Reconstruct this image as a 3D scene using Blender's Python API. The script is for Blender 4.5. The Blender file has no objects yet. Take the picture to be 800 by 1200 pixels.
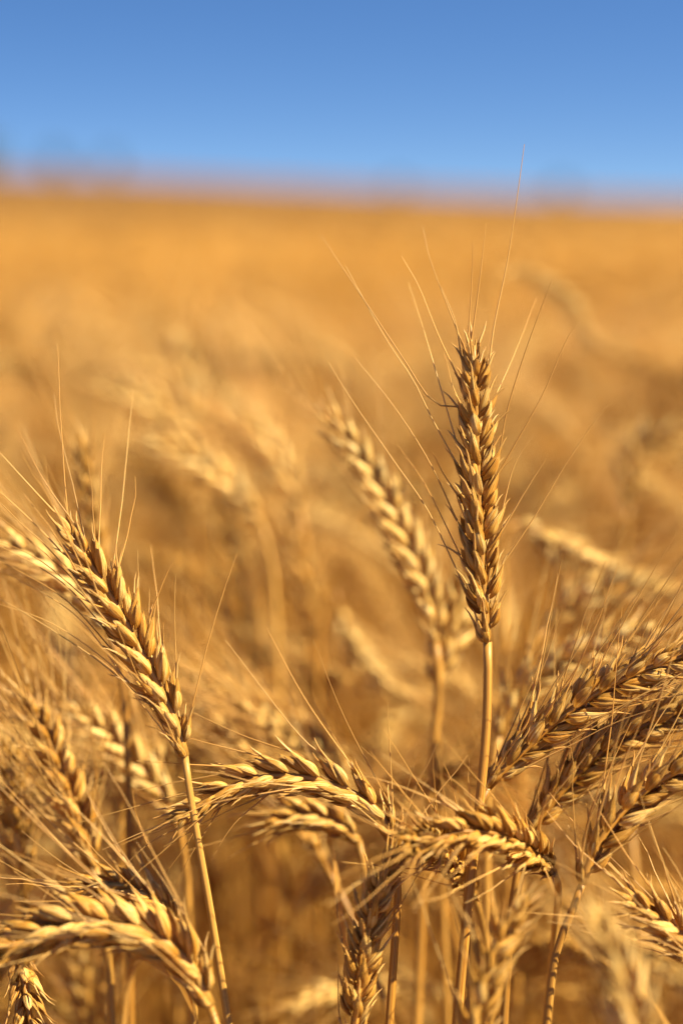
import bpy, math, random
import numpy as np

R = math.radians
rng = np.random.default_rng(11)
random.seed(11)
scene = bpy.context.scene
col = scene.collection

# ------------------------------------------------------------------ camera
CAM_H = 1.0
PITCH = math.atan(350 / 2000)            # true horizon 350 px above the picture's middle
LENS, FP = 60.0, 2000.0                  # focal length in mm and in pixels of the 800x1200 photograph
FOCUS = 0.502
cam_d = bpy.data.cameras.new('camera')
cam = bpy.data.objects.new('camera', cam_d)
col.objects.link(cam)
cam.location = (0, 0, CAM_H)
cam.rotation_euler = (math.pi / 2 - PITCH, 0, 0)
cam_d.sensor_fit = 'VERTICAL'
cam_d.sensor_height = 36.0
cam_d.sensor_width = 24.0
cam_d.lens = LENS
cam_d.clip_start = 0.02
cam_d.clip_end = 3000
cam_d.dof.use_dof = True
cam_d.dof.focus_distance = FOCUS
cam_d.dof.aperture_fstop = 3.5
scene.camera = cam

# ------------------------------------------------------------------ sky and sun
SUN_EL, SUN_AZ = R(46), R(-18)             # azimuth from picture-right towards the distance
sun_dir = np.array([math.cos(SUN_EL) * math.cos(SUN_AZ), math.cos(SUN_EL) * math.sin(SUN_AZ), math.sin(SUN_EL)])
world = bpy.data.worlds.new('World')
scene.world = world
world.use_nodes = True
wn, wl = world.node_tree.nodes, world.node_tree.links
bg = wn['Background']
sky = wn.new('ShaderNodeTexSky')
sky.sky_type = 'NISHITA'
sky.sun_disc = False
sky.sun_elevation = SUN_EL
sky.sun_rotation = math.atan2(sun_dir[0], sun_dir[1])
sky.air_density = 1.0
sky.dust_density = 0.3
sky.ozone_density = 2.2
# clear dry air: the pale band at the horizon is thin, the deep blue starts low
tco = wn.new('ShaderNodeTexCoord')
vm = wn.new('ShaderNodeVectorMath'); vm.operation = 'MULTIPLY_ADD'
vm.inputs[1].default_value = (1, 1, 2.2)
vm.inputs[2].default_value = (0, 0, 0.13)
wl.new(tco.outputs['Generated'], vm.inputs[0])
vn = wn.new('ShaderNodeVectorMath'); vn.operation = 'NORMALIZE'
wl.new(vm.outputs[0], vn.inputs[0]); wl.new(vn.outputs[0], sky.inputs['Vector'])
hs = wn.new('ShaderNodeHueSaturation'); hs.inputs['Saturation'].default_value = 1.27; hs.inputs['Hue'].default_value = 0.508
wl.new(sky.outputs[0], hs.inputs['Color']); wl.new(hs.outputs[0], bg.inputs[0])
bg.inputs[1].default_value = 0.055
sl = bpy.data.lights.new('sun', 'SUN')
sl.energy = 5.0
sl.angle = R(0.53)
sl.color = (1.0, 0.86, 0.54)
so = bpy.data.objects.new('sun', sl)
col.objects.link(so)
from mathutils import Vector, Matrix
so.rotation_euler = Vector((-sun_dir).tolist()).to_track_quat('-Z', 'Y').to_euler()
so.location = (3, 1, 5)
scene.view_settings.view_transform = 'Standard'
scene.view_settings.look = 'None'
scene.view_settings.exposure = 1.5
scene.view_settings.gamma = 1.0
try:
    scene.cycles.use_denoising = True
    scene.cycles.max_bounces = 9
    scene.cycles.transmission_bounces = 8
    scene.cycles.diffuse_bounces = 7
    scene.cycles.sample_clamp_indirect = 6
except Exception:
    pass

FWD = np.array([0, math.cos(PITCH), -math.sin(PITCH)])
UP = np.array([0, math.sin(PITCH), math.cos(PITCH)])
RIGHT = np.array([1.0, 0, 0])
CAM = np.array([0, 0, CAM_H])


def P(px, py, d):
    """photo pixel and distance along the view axis -> point in the place"""
    return CAM + d * (FWD + (px - 400) / FP * RIGHT - (py - 600) / FP * UP)


# ------------------------------------------------------------------ materials
def straw_material(name, dark, mid, pale, rough=0.5, transl=0.25, streak=(9, 1.2), bump=0.25, spec=0.35, spots=0.0):
    m = bpy.data.materials.new(name)
    m.use_nodes = True
    n, l = m.node_tree.nodes, m.node_tree.links
    n.clear()
    out = n.new('ShaderNodeOutputMaterial')
    at = n.new('ShaderNodeAttribute'); at.attribute_name = 'grain_coord'
    oi = n.new('ShaderNodeObjectInfo')
    sep = n.new('ShaderNodeSeparateXYZ'); l.new(at.outputs['Vector'], sep.inputs[0])
    seed = n.new('ShaderNodeMath'); seed.operation = 'MULTIPLY_ADD'
    l.new(oi.outputs['Random'], seed.inputs[0]); seed.inputs[1].default_value = 7.31
    l.new(sep.outputs[2], seed.inputs[2])
    mx = n.new('ShaderNodeMath'); mx.operation = 'MULTIPLY'; l.new(sep.outputs[0], mx.inputs[0]); mx.inputs[1].default_value = streak[0]
    my = n.new('ShaderNodeMath'); my.operation = 'MULTIPLY'; l.new(sep.outputs[1], my.inputs[0]); my.inputs[1].default_value = streak[1]
    mz = n.new('ShaderNodeMath'); mz.operation = 'MULTIPLY'; l.new(seed.outputs[0], mz.inputs[0]); mz.inputs[1].default_value = 13.7
    cb = n.new('ShaderNodeCombineXYZ')
    l.new(mx.outputs[0], cb.inputs[0]); l.new(my.outputs[0], cb.inputs[1]); l.new(mz.outputs[0], cb.inputs[2])
    ns = n.new('ShaderNodeTexNoise'); ns.inputs['Scale'].default_value = 1.0; ns.inputs['Detail'].default_value = 3
    l.new(cb.outputs[0], ns.inputs['Vector'])
    wh = n.new('ShaderNodeTexWhiteNoise'); wh.noise_dimensions = '1D'; l.new(seed.outputs[0], wh.inputs['W'])
    mixf = n.new('ShaderNodeMath'); mixf.operation = 'MULTIPLY_ADD'
    l.new(wh.outputs['Value'], mixf.inputs[0]); mixf.inputs[1].default_value = 0.42
    sc = n.new('ShaderNodeMath'); sc.operation = 'MULTIPLY_ADD'; l.new(ns.outputs['Fac'], sc.inputs[0])
    sc.inputs[1].default_value = 2.0; sc.inputs[2].default_value = -0.71
    l.new(sc.outputs[0], mixf.inputs[2])
    rp = n.new('ShaderNodeValToRGB')
    e = rp.color_ramp.elements
    e[0].position = 0.15; e[0].color = (*dark, 1)
    e[1].position = 0.85; e[1].color = (*pale, 1)
    x = e.new(0.5); x.color = (*mid, 1)
    l.new(mixf.outputs[0], rp.inputs[0])
    color = rp.outputs[0]
    if spots:
        tc = n.new('ShaderNodeTexCoord')
        sp = n.new('ShaderNodeTexNoise'); sp.inputs['Scale'].default_value = 900; sp.inputs['Detail'].default_value = 2
        l.new(tc.outputs['Object'], sp.inputs['Vector'])
        r2 = n.new('ShaderNodeValToRGB'); r2.color_ramp.elements[0].position = 0.62; r2.color_ramp.elements[1].position = 0.74
        l.new(sp.outputs['Fac'], r2.inputs[0])
        k = n.new('ShaderNodeMath'); k.operation = 'MULTIPLY'; l.new(r2.outputs[0], k.inputs[0]); k.inputs[1].default_value = spots
        mc = n.new('ShaderNodeMix'); mc.data_type = 'RGBA'
        l.new(k.outputs[0], mc.inputs['Factor']); l.new(color, mc.inputs['A']); mc.inputs['B'].default_value = (0.13, 0.065, 0.02, 1)
        color = mc.outputs['Result']
    tn = n.new('ShaderNodeMapRange'); tn.inputs['To Min'].default_value = 0.80; tn.inputs['To Max'].default_value = 1.16
    ow = n.new('ShaderNodeTexWhiteNoise'); ow.noise_dimensions = '1D'; l.new(oi.outputs['Random'], ow.inputs['W'])
    l.new(ow.outputs['Value'], tn.inputs['Value'])
    mv = n.new('ShaderNodeVectorMath'); mv.operation = 'SCALE'; l.new(color, mv.inputs[0]); l.new(tn.outputs['Result'], mv.inputs['Scale'])
    color = mv.outputs[0]
    bs = n.new('ShaderNodeBsdfPrincipled')
    l.new(color, bs.inputs['Base Color'])
    bs.inputs['Roughness'].default_value = rough
    bs.inputs['Specular IOR Level'].default_value = spec
    if bump:
        bp = n.new('ShaderNodeBump'); bp.inputs['Strength'].default_value = bump; bp.inputs['Distance'].default_value = 0.0009
        l.new(ns.outputs['Fac'], bp.inputs['Height']); l.new(bp.outputs[0], bs.inputs['Normal'])
    tr = n.new('ShaderNodeBsdfTranslucent'); l.new(color, tr.inputs[0])
    mix = n.new('ShaderNodeMixShader'); mix.inputs[0].default_value = transl
    l.new(bs.outputs[0], mix.inputs[1]); l.new(tr.outputs[0], mix.inputs[2])
    l.new(mix.outputs[0], out.inputs[0])
    return m


M_HUSK = straw_material('wheat_husk', (0.39, 0.160, 0.018), (0.59, 0.302, 0.052), (0.78, 0.53, 0.20), rough=0.46, transl=0.18, streak=(13, 1.3), bump=0.8, spec=0.30, spots=0.5)
M_STEM = straw_material('wheat_straw', (0.28, 0.115, 0.014), (0.43, 0.205, 0.036), (0.56, 0.32, 0.08), rough=0.42, transl=0.10, streak=(14, 14), bump=0.15, spec=0.4, spots=0.25)
M_AWN = straw_material('wheat_awn', (0.52, 0.27, 0.062), (0.68, 0.40, 0.12), (0.80, 0.54, 0.20), rough=0.4, transl=0.38, streak=(1, 6), bump=0, spec=0.5)
M_PALE = straw_material('bleached_wheat_husk', (0.52, 0.27, 0.050), (0.71, 0.45, 0.135), (0.84, 0.63, 0.29), rough=0.5, transl=0.16, streak=(13, 1.3), bump=0.6, spec=0.3, spots=0.35)
M_FIELD = straw_material('field_wheat', (0.38, 0.165, 0.019), (0.54, 0.275, 0.050), (0.69, 0.44, 0.14), rough=0.5, transl=0.22, streak=(9, 1.3), bump=0, spec=0.3)
M_LEAF = straw_material('dry_leaf', (0.40, 0.170, 0.024), (0.56, 0.28, 0.055), (0.68, 0.40, 0.13), rough=0.55, transl=0.40, streak=(16, 0.8), bump=0.4, spec=0.3, spots=0.3)


def soil_material():
    m = bpy.data.materials.new('soil')
    m.use_nodes = True
    n, l = m.node_tree.nodes, m.node_tree.links
    bs = n['Principled BSDF']; bs.inputs['Roughness'].default_value = 0.95
    tc = n.new('ShaderNodeTexCoord')
    a = n.new('ShaderNodeTexNoise'); a.inputs['Scale'].default_value = 9; a.inputs['Detail'].default_value = 8
    l.new(tc.outputs['Object'], a.inputs['Vector'])
    rp = n.new('ShaderNodeValToRGB')
    rp.color_ramp.elements[0].position = 0.35; rp.color_ramp.elements[0].color = (0.075, 0.040, 0.016, 1)
    rp.color_ramp.elements[1].position = 0.7; rp.color_ramp.elements[1].color = (0.20, 0.11, 0.04, 1)
    l.new(a.outputs['Fac'], rp.inputs[0]); l.new(rp.outputs[0], bs.inputs['Base Color'])
    bp = n.new('ShaderNodeBump'); bp.inputs['Strength'].default_value = 0.7; bp.inputs['Distance'].default_value = 0.03
    l.new(a.outputs['Fac'], bp.inputs['Height']); l.new(bp.outputs[0], bs.inputs['Normal'])
    return m


def canopy_material():
    m = bpy.data.materials.new('far_wheat')
    m.use_nodes = True
    n, l = m.node_tree.nodes, m.node_tree.links
    bs = n['Principled BSDF']; bs.inputs['Roughness'].default_value = 0.8; bs.inputs['Specular IOR Level'].default_value = 0.2
    tc = n.new('ShaderNodeTexCoord')
    a = n.new('ShaderNodeTexNoise'); a.inputs['Scale'].default_value = 0.9; a.inputs['Detail'].default_value = 9
    l.new(tc.outputs['Object'], a.inputs['Vector'])
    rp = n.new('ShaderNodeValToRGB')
    rp.color_ramp.elements[0].position = 0.3; rp.color_ramp.elements[0].color = (0.12, 0.054, 0.008, 1)  # wheat colour darkened to stand in for shade among the plants
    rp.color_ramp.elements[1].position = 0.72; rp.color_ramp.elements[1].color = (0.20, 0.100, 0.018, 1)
    l.new(a.outputs['Fac'], rp.inputs[0]); l.new(rp.outputs[0], bs.inputs['Base Color'])
    bp = n.new('ShaderNodeBump'); bp.inputs['Strength'].default_value = 0.8; bp.inputs['Distance'].default_value = 0.1
    l.new(a.outputs['Fac'], bp.inputs['Height']); l.new(bp.outputs[0], bs.inputs['Normal'])
    return m


def plain_material(name, c0, c1, scale, rough=0.8, transl=0.0):
    m = bpy.data.materials.new(name)
    m.use_nodes = True
    n, l = m.node_tree.nodes, m.node_tree.links
    bs = n['Principled BSDF']; bs.inputs['Roughness'].default_value = rough
    tc = n.new('ShaderNodeTexCoord')
    a = n.new('ShaderNodeTexNoise'); a.inputs['Scale'].default_value = scale; a.inputs['Detail'].default_value = 5
    l.new(tc.outputs['Object'], a.inputs['Vector'])
    rp = n.new('ShaderNodeValToRGB')
    rp.color_ramp.elements[0].position = 0.35; rp.color_ramp.elements[0].color = (*c0, 1)
    rp.color_ramp.elements[1].position = 0.65; rp.color_ramp.elements[1].color = (*c1, 1)
    l.new(a.outputs['Fac'], rp.inputs[0]); l.new(rp.outputs[0], bs.inputs['Base Color'])
    return m


# ------------------------------------------------------------------ mesh helpers
class Geo:
    """triangles with a 'grain_coord' per vertex: x round the piece, y along it, z seed"""
    def __init__(self):
        self.v, self.t, self.g, self.n = [], [], [], 0

    def add(self, V, T, G):
        self.v.append(V); self.t.append(T + self.n); self.g.append(G); self.n += len(V)

    def arrays(self):
        return np.concatenate(self.v), np.concatenate(self.t), np.concatenate(self.g)

    def mesh(self, name, mat):
        return make_mesh(name, *self.arrays(), mat)


def make_mesh(name, V, T, G, mat, smooth=True):
    me = bpy.data.meshes.new(name)
    nv, nt = len(V), len(T)
    me.vertices.add(nv)
    me.vertices.foreach_set('co', np.asarray(V, np.float32).ravel())
    me.loops.add(nt * 3)
    me.loops.foreach_set('vertex_index', np.asarray(T, np.int32).ravel())
    me.polygons.add(nt)
    me.polygons.foreach_set('loop_start', np.arange(0, nt * 3, 3, dtype=np.int32))
    me.polygons.foreach_set('loop_total', np.full(nt, 3, np.int32))
    if smooth:
        me.polygons.foreach_set('use_smooth', np.ones(nt, bool))
    if G is not None:
        a = me.attributes.new('grain_coord', 'FLOAT_VECTOR', 'POINT')
        a.data.foreach_set('vector', np.asarray(G, np.float32).ravel())
    me.update(calc_edges=True)
    me.materials.append(mat)
    return me


def link(name, data, parent=None, matrix=None):
    o = bpy.data.objects.new(name, data)
    col.objects.link(o)
    if parent is not None:
        o.parent = parent
    if matrix is not None:
        o.matrix_basis = Matrix(np.asarray(matrix, float).tolist())
    return o


def tag(o, label, cat=None, group=None, kind=None):
    o['label'] = label
    if cat: o['category'] = cat
    if group: o['group'] = group
    if kind: o['kind'] = kind
    return o


def unit(v):
    v = np.asarray(v, float)
    return v / (np.linalg.norm(v) + 1e-12)


def spline(pts, n):
    """Catmull-Rom through pts, n points evenly spaced along its length"""
    p = np.asarray(pts, float)
    if len(p) == 2:
        return p[0] + (p[1] - p[0]) * np.linspace(0, 1, n)[:, None]
    q = np.vstack([2 * p[0] - p[1], p, 2 * p[-1] - p[-2]])
    out = []
    for i in range(1, len(q) - 2):
        t = np.linspace(0, 1, 24, endpoint=False)[:, None]
        a, b, c, d = q[i - 1], q[i], q[i + 1], q[i + 2]
        out.append(0.5 * (2 * b + (c - a) * t + (2 * a - 5 * b + 4 * c - d) * t ** 2 + (3 * b - a - 3 * c + d) * t ** 3))
    out = np.vstack(out + [p[-1:]])
    s = np.r_[0, np.cumsum(np.linalg.norm(np.diff(out, axis=0), axis=1))]
    u = np.linspace(0, s[-1], n)
    return np.stack([np.interp(u, s, out[:, k]) for k in range(3)], 1)


def length(p):
    return float(np.linalg.norm(np.diff(p, axis=0), axis=1).sum())


def tube(pts, rad, sides, seed=0.0, cap=True):
    pts = np.asarray(pts, float)
    n = len(pts)
    rad = np.broadcast_to(np.asarray(rad, float), (n,))
    tan = np.gradient(pts, axis=0)
    tan /= np.linalg.norm(tan, axis=1)[:, None] + 1e-12
    ref = np.array([0.3, 0.9, 0.1]) if abs(tan[0] @ unit([0.3, 0.9, 0.1])) < 0.8 else np.array([1.0, 0, 0])
    V = np.empty((n, sides, 3))
    a = np.arange(sides) / sides * 2 * math.pi
    x = unit(ref - tan[0] * (ref @ tan[0]))
    for i in range(n):
        x = unit(x - tan[i] * (x @ tan[i]))
        y = np.cross(tan[i], x)
        V[i] = pts[i] + rad[i] * (np.cos(a)[:, None] * x + np.sin(a)[:, None] * y)
    s = np.r_[0, np.cumsum(np.linalg.norm(np.diff(pts, axis=0), axis=1))]
    G = np.empty((n, sides, 3))
    G[..., 0] = np.abs(a / math.pi - 1)[None, :]
    G[..., 1] = s[:, None]
    G[..., 2] = seed
    i, j = np.meshgrid(np.arange(n - 1), np.arange(sides), indexing='ij')
    k = (j + 1) % sides
    A, B, C, D = i * sides + j, i * sides + k, (i + 1) * sides + k, (i + 1) * sides + j
    T = np.concatenate([np.stack([A, B, C], -1).reshape(-1, 3), np.stack([A, C, D], -1).reshape(-1, 3)])
    V, G = V.reshape(-1, 3), G.reshape(-1, 3)
    if cap and sides > 2:
        f = np.arange(1, sides - 1)
        T = np.vstack([T, np.stack([0 * f, f + 1, f], 1), (n - 1) * sides + np.stack([0 * f, f, f + 1], 1)])
    return V, T, G


def husk_shape(open_shell, segs, rings, jit, beak=0.10, asym=0.0, bow=0.10):
    """one scale of a spikelet, length 1 along +z, its back to +x: a boat that closes to a beaked point"""
    v = np.linspace(0, 1, rings + 1)
    pk = 0.36
    tt = np.clip((v - pk) / (1 - pk), 0, 1)
    rise = 0.30 + 0.70 * np.sin(np.clip(v / pk, 0, 1) * math.pi / 2) ** 0.9
    if open_shell and open_shell < 130:  # broad shouldered scale ending in a tooth
        fall = np.where(tt < 0.72, 1 - 0.42 * (tt / 0.72) ** 2, 0.58 * (1 - (tt - 0.72) / 0.28) ** 1.3)
    else:
        fall = (1 - tt ** 1.5) * (1 - 0.25 * tt)
    f = np.where(v < pk, rise, fall)
    f = np.maximum(f, 0.012)
    f[-2] = f[-2] * 0.80
    if open_shell:
        th = np.linspace(-R(open_shell), R(open_shell), segs)
    else:
        th = np.linspace(-math.pi, math.pi, segs + 1)[:-1]
    V, G = [], []
    for i, (vv, ff) in enumerate(zip(v, f)):
        c, s = np.cos(th), np.sin(th)
        out = np.where(c > 0, 0.165 if not open_shell else 0.14, 0.09 if not open_shell or open_shell > 130 else 0.03)
        keel = (0.055 if open_shell else 0.03) * np.exp(-(np.abs(th - asym) / 0.28) ** 2) * math.sin(min(1, vv * 1.3) * math.pi)
        rib = (0.010 if segs > 15 else 0.004) * np.cos(th * 6) * math.sin(vv * math.pi)
        rr = 1 + jit.normal(0, 0.018, len(th))
        x = (out * c * ff + keel + rib) * rr + bow * math.sin(vv * math.pi * 0.9) - 0.05
        if vv > 0.85:
            x = x + beak * (vv - 0.85)
        y = 0.205 * s * ff * rr + asym * 0.10 * vv ** 2
        V.append(np.stack([x, y, np.full(len(th), vv)], 1))
        G.append(np.stack([np.abs(th) / math.pi, np.full(len(th), vv), np.zeros(len(th))], 1))
    V, G = np.vstack(V), np.vstack(G)
    m = len(th)
    T = []
    for i in range(rings):
        for j in range(m if not open_shell else m - 1):
            k = (j + 1) % m
            a, b, c, d = i * m + j, i * m + k, (i + 1) * m + k, (i + 1) * m + j
            T += [(a, b, c), (a, c, d)]
    return V, np.array(T, np.int64), G


jr = np.random.default_rng(5)
HUSK = {
    'hi': {'lemma': [husk_shape(150, 17, 9, jr, bow=b, asym=a, beak=0.2) for b, a in ((0.06, 0.1), (0.09, -0.15), (0.12, 0.2))],
           'glume': [husk_shape(110, 13, 11, jr, beak=0.30, asym=a, bow=0.07) for a in (0.35, -0.35)]},
    'mid': {'lemma': [husk_shape(150, 7, 5, jr, bow=0.09)],
            'glume': [husk_shape(110, 5, 4, jr, asym=a, bow=0.07) for a in (0.35, -0.35)]},
    'low': {'lemma': [husk_shape(0, 4, 2, jr)], 'glume': [husk_shape(110, 3, 2, jr)]},
}
for k in HUSK:
    HUSK[k]['mesh'] = {}


def husk_mesh(lod, kind, var):
    key = (kind, var)
    if key not in HUSK[lod]['mesh']:
        V, T, G = HUSK[lod][kind][var % len(HUSK[lod][kind])]
        HUSK[lod]['mesh'][key] = make_mesh('husk', V, T, G, M_HUSK)
    return HUSK[lod]['mesh'][key]


def frame_matrix(pos, z, x, scale):
    z = unit(z)
    x = unit(x - z * (x @ z))
    y = np.cross(z, x)
    m = np.eye(4)
    m[:3, 0], m[:3, 1], m[:3, 2] = x * scale[0], y * scale[1], z * scale[2]
    m[:3, 3] = pos
    return m


def ear_layout(spine, side0, roll, g, rows=None, size=1.0, dense=1.0, florets=3):
    """spine base->tip. Returns spikelets: each a list of (kind, variant, matrix) and lemma tips (pos, dir, side)."""
    L = length(spine)
    n = rows or max(10, int(round(L / (0.0046 / dense))))
    pts = spline(spine, n + 2)
    tan = np.gradient(pts, axis=0)
    tan /= np.linalg.norm(tan, axis=1)[:, None]
    s = unit(side0 - tan[0] * (side0 @ tan[0]))
    w = np.cross(tan[0], s)
    s = s * math.cos(roll) + w * math.sin(roll)
    spk, tips = [], []
    mm = 0.001 * size
    for i in range(n + 1):
        t = tan[i]
        s = unit(s - t * (s @ t))
        u = i / n
        f = 0.62 + 0.38 * min(1, u * 5) if u < 0.3 else 1 - 0.36 * ((u - 0.3) / 0.7) ** 2
        f *= 1 + g.normal(0, 0.05)
        sg = 1 if i % 2 else -1
        ss = s * sg
        w = np.cross(t, ss)
        open_ = 1.25 * (0.7 + 0.3 * min(1, u * 4)) * (1 + g.normal(0, 0.10))
        if i == n:                       # end spikelet stands on the axis, turned a quarter
            ss, w = w, np.cross(t, w)
            open_ = 0.15
        open_ *= 1 - 0.4 * max(0.0, (u - 0.65) / 0.35)
        p = pts[i]
        lst = []

        def put(kind, var, pos, d, back, ln, wd):
            v1, v2 = 1 + g.normal(0, 0.07, 2)
            back = back + g.normal(0, 0.22, 3)
            lst.append((kind, var, frame_matrix(pos, d, back, (wd * v1 * mm * f / 0.41, wd * v1 * mm * f / 0.41, ln * v2 * mm * f))))
        for q in (1, -1):
            j = g.normal(0, 0.075, 6)
            put('glume', 0 if q > 0 else 1, p + mm * f * (1.1 * ss + 1.6 * q * w - 0.6 * t),
                t + (0.36 * open_ + j[0]) * ss + (0.28 + j[1]) * q * w, 0.75 * ss + 0.75 * q * w, 8.8, 3.5)
            d = t + (0.42 * open_ + j[2]) * ss + (0.34 + j[3]) * q * w
            base = p + mm * f * (1.0 * ss + 1.0 * q * w + 0.8 * t)
            ln = 11.3 + 7 * j[0]
            put('lemma', int(g.integers(0, 3)), base, d, 0.55 * ss + 0.8 * q * w, ln, 3.15)
            tips.append((base + unit(d) * ln * mm * f * 0.97, unit(d), ss, i, q))
            if florets >= 4:             # papery inner scale standing off the grain
                put('glume', 1 if q > 0 else 0, p + mm * f * (1.5 * ss + 0.5 * q * w + 2.2 * t),
                    t + (0.26 * open_ + j[4]) * ss + (0.22 + j[5]) * q * w, -0.4 * ss + q * w, 9.3, 2.5)
        if florets >= 3:
            j = g.normal(0, 0.08, 3)
            d = t + (0.54 * open_ + j[0]) * ss + j[1] * w
            base = p + mm * f * (1.8 * ss + 2.8 * t)
            put('lemma', int(g.integers(0, 3)), base, d, ss, 9.6, 3.0)
            tips.append((base + unit(d) * 9.4 * mm * f * 0.97, unit(d), ss, i, 0))
        if florets >= 4 and 0.1 < u < 0.95:
            for q in (1, -1):
                if g.random() < 0.75:
                    j = g.normal(0, 0.11, 2)
                    d = t + (0.44 * open_ + j[0]) * ss + (0.14 + j[1]) * q * w
                    base = p + mm * f * (1.7 * ss + 0.6 * q * w + 4.8 * t)
                    put('glume', 0 if q > 0 else 1, base, d, ss + 0.5 * q * w, 8.6, 2.3)
        spk.append(lst)
    return pts, spk, tips


def random_awn(tip, g, lmin, lmax, spread=0.10, droop=0.0, nseg=6):
    pos, d, ss, i, q = tip
    ln = g.uniform(lmin, lmax)
    d0 = unit(d + g.normal(0, spread, 3))
    bend = g.normal(0, 0.05, 3) + np.array([0, 0, -droop])
    u = np.linspace(0, 1, nseg)[:, None]
    wob = np.cumsum(g.normal(0, 0.0005, (nseg, 3)), 0) * u
    return pos - d * 0.0012 + d0 * ln * u + bend * ln * u ** 2 + wob


def awn_radius(n, r0, r1):
    return r0 + (r1 - r0) * np.linspace(0, 1, n) ** 0.8


def leaf_geo(pts, width, g, twist=1.2, seed=0.0, n=16):
    p = spline(pts, n)
    tan = np.gradient(p, axis=0); tan /= np.linalg.norm(tan, axis=1)[:, None]
    ref = unit(np.array([g.normal(), g.normal(), 0.2]))
    V, G = [], []
    for i in range(n):
        u = i / (n - 1)
        x = unit(ref - tan[i] * (ref @ tan[i]))
        y = np.cross(tan[i], x)
        a = twist * u + 0.3 * math.sin(u * 7)
        d = x * math.cos(a) + y * math.sin(a)
        nn = np.cross(tan[i], d)
        w = width * 0.5 * min(1, 0.5 + 3 * u) * (1 - u ** 2.2) + 0.0003
        cr = 0.35 * w
        for k, (q, h) in enumerate(((-1, 1), (-0.5, 0.3), (0, 0), (0.5, 0.3), (1, 1))):
            V.append(p[i] + d * q * w + nn * h * cr * (1 + 0.4 * math.sin(9 * u + k)))
            G.append((abs(q), u * 3, seed))
    T = []
    for i in range(n - 1):
        for k in range(4):
            a = i * 5 + k
            T += [(a, a + 1, a + 6), (a, a + 6, a + 5)]
    return np.array(V), np.array(T), np.array(G, float)


def add_husks(geo, lst, lod, g, offset):
    for kind, var, m in lst:
        V, T, G = HUSK[lod][kind][var % len(HUSK[lod][kind])]
        G = G.copy(); G[:, 2] = g.random() * 50
        geo.add(V @ m[:3, :3].T + m[:3, 3] - offset, T, G)


# ------------------------------------------------------------------ the place: ground, far wheat
def ground_z(x, y):
    x, y = np.asarray(x, float), np.asarray(y, float)
    m = 0.0186 - 0.0115 * np.tanh(x / 30)
    s = np.clip(y - 7, 0, None)
    s = s * s / (s + 12)
    z = m * s
    over = np.clip(y - 140, 0, None)
    return z - 0.00022 * over ** 2 * np.where(over < 120, 1, 0) - np.where(over >= 120, 0.00022 * 120 ** 2 + 0.02 * (over - 120), 0)


def sheet(name, xs_of_row, ys, zf, mat):
    rows = len(ys); cols = len(xs_of_row(ys[0]))
    V = np.empty((rows, cols, 3))
    for i, y in enumerate(ys):
        x = xs_of_row(y)
        V[i, :, 0], V[i, :, 1] = x, y
        V[i, :, 2] = zf(x, np.full(cols, y))
    i, j = np.meshgrid(np.arange(rows - 1), np.arange(cols - 1), indexing='ij')
    A, B, C, D = i * cols + j, i * cols + j + 1, (i + 1) * cols + j + 1, (i + 1) * cols + j
    T = np.concatenate([np.stack([A, B, C], -1).reshape(-1, 3), np.stack([A, C, D], -1).reshape(-1, 3)])
    return link(name, make_mesh(name, V.reshape(-1, 3), T, None, mat))


gy = np.r_[np.linspace(-40, -3, 12), np.linspace(-2, 8, 41), np.geomspace(8.5, 140, 50), np.linspace(143, 260, 40), np.linspace(280, 900, 12)]
gx = np.r_[np.linspace(-500, -42, 16), np.linspace(-40, 40, 81), np.linspace(42, 500, 16)]
ground = sheet('ground', lambda y: gx, gy, ground_z, soil_material())
tag(ground, 'brown soil of the wheat field rising gently to the horizon', kind='structure')

canopy_rng = np.random.default_rng(3)


def canopy_z(x, y):
    z = ground_z(x, y)
    h = 0.80 + canopy_rng.normal(0, 0.035, len(x)) + 0.03 * np.sin(x * 1.7 + y * 0.6)
    return np.where(y < 15.01, z + 0.02, z + h)


cy = np.r_[15.0, np.geomspace(15.3, 142, 190), np.linspace(143, 190, 24)]
canopy = sheet('far_wheat', lambda y: np.linspace(-1, 1, 150) * (0.55 * y + 8), cy, canopy_z, canopy_material())
tag(canopy, 'far golden wheat blurred into one even sheet below the horizon', 'wheat', kind='stuff')


# ------------------------------------------------------------------ wheat plants placed one by one
def toward_camera(p):
    return unit(CAM - p)


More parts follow.
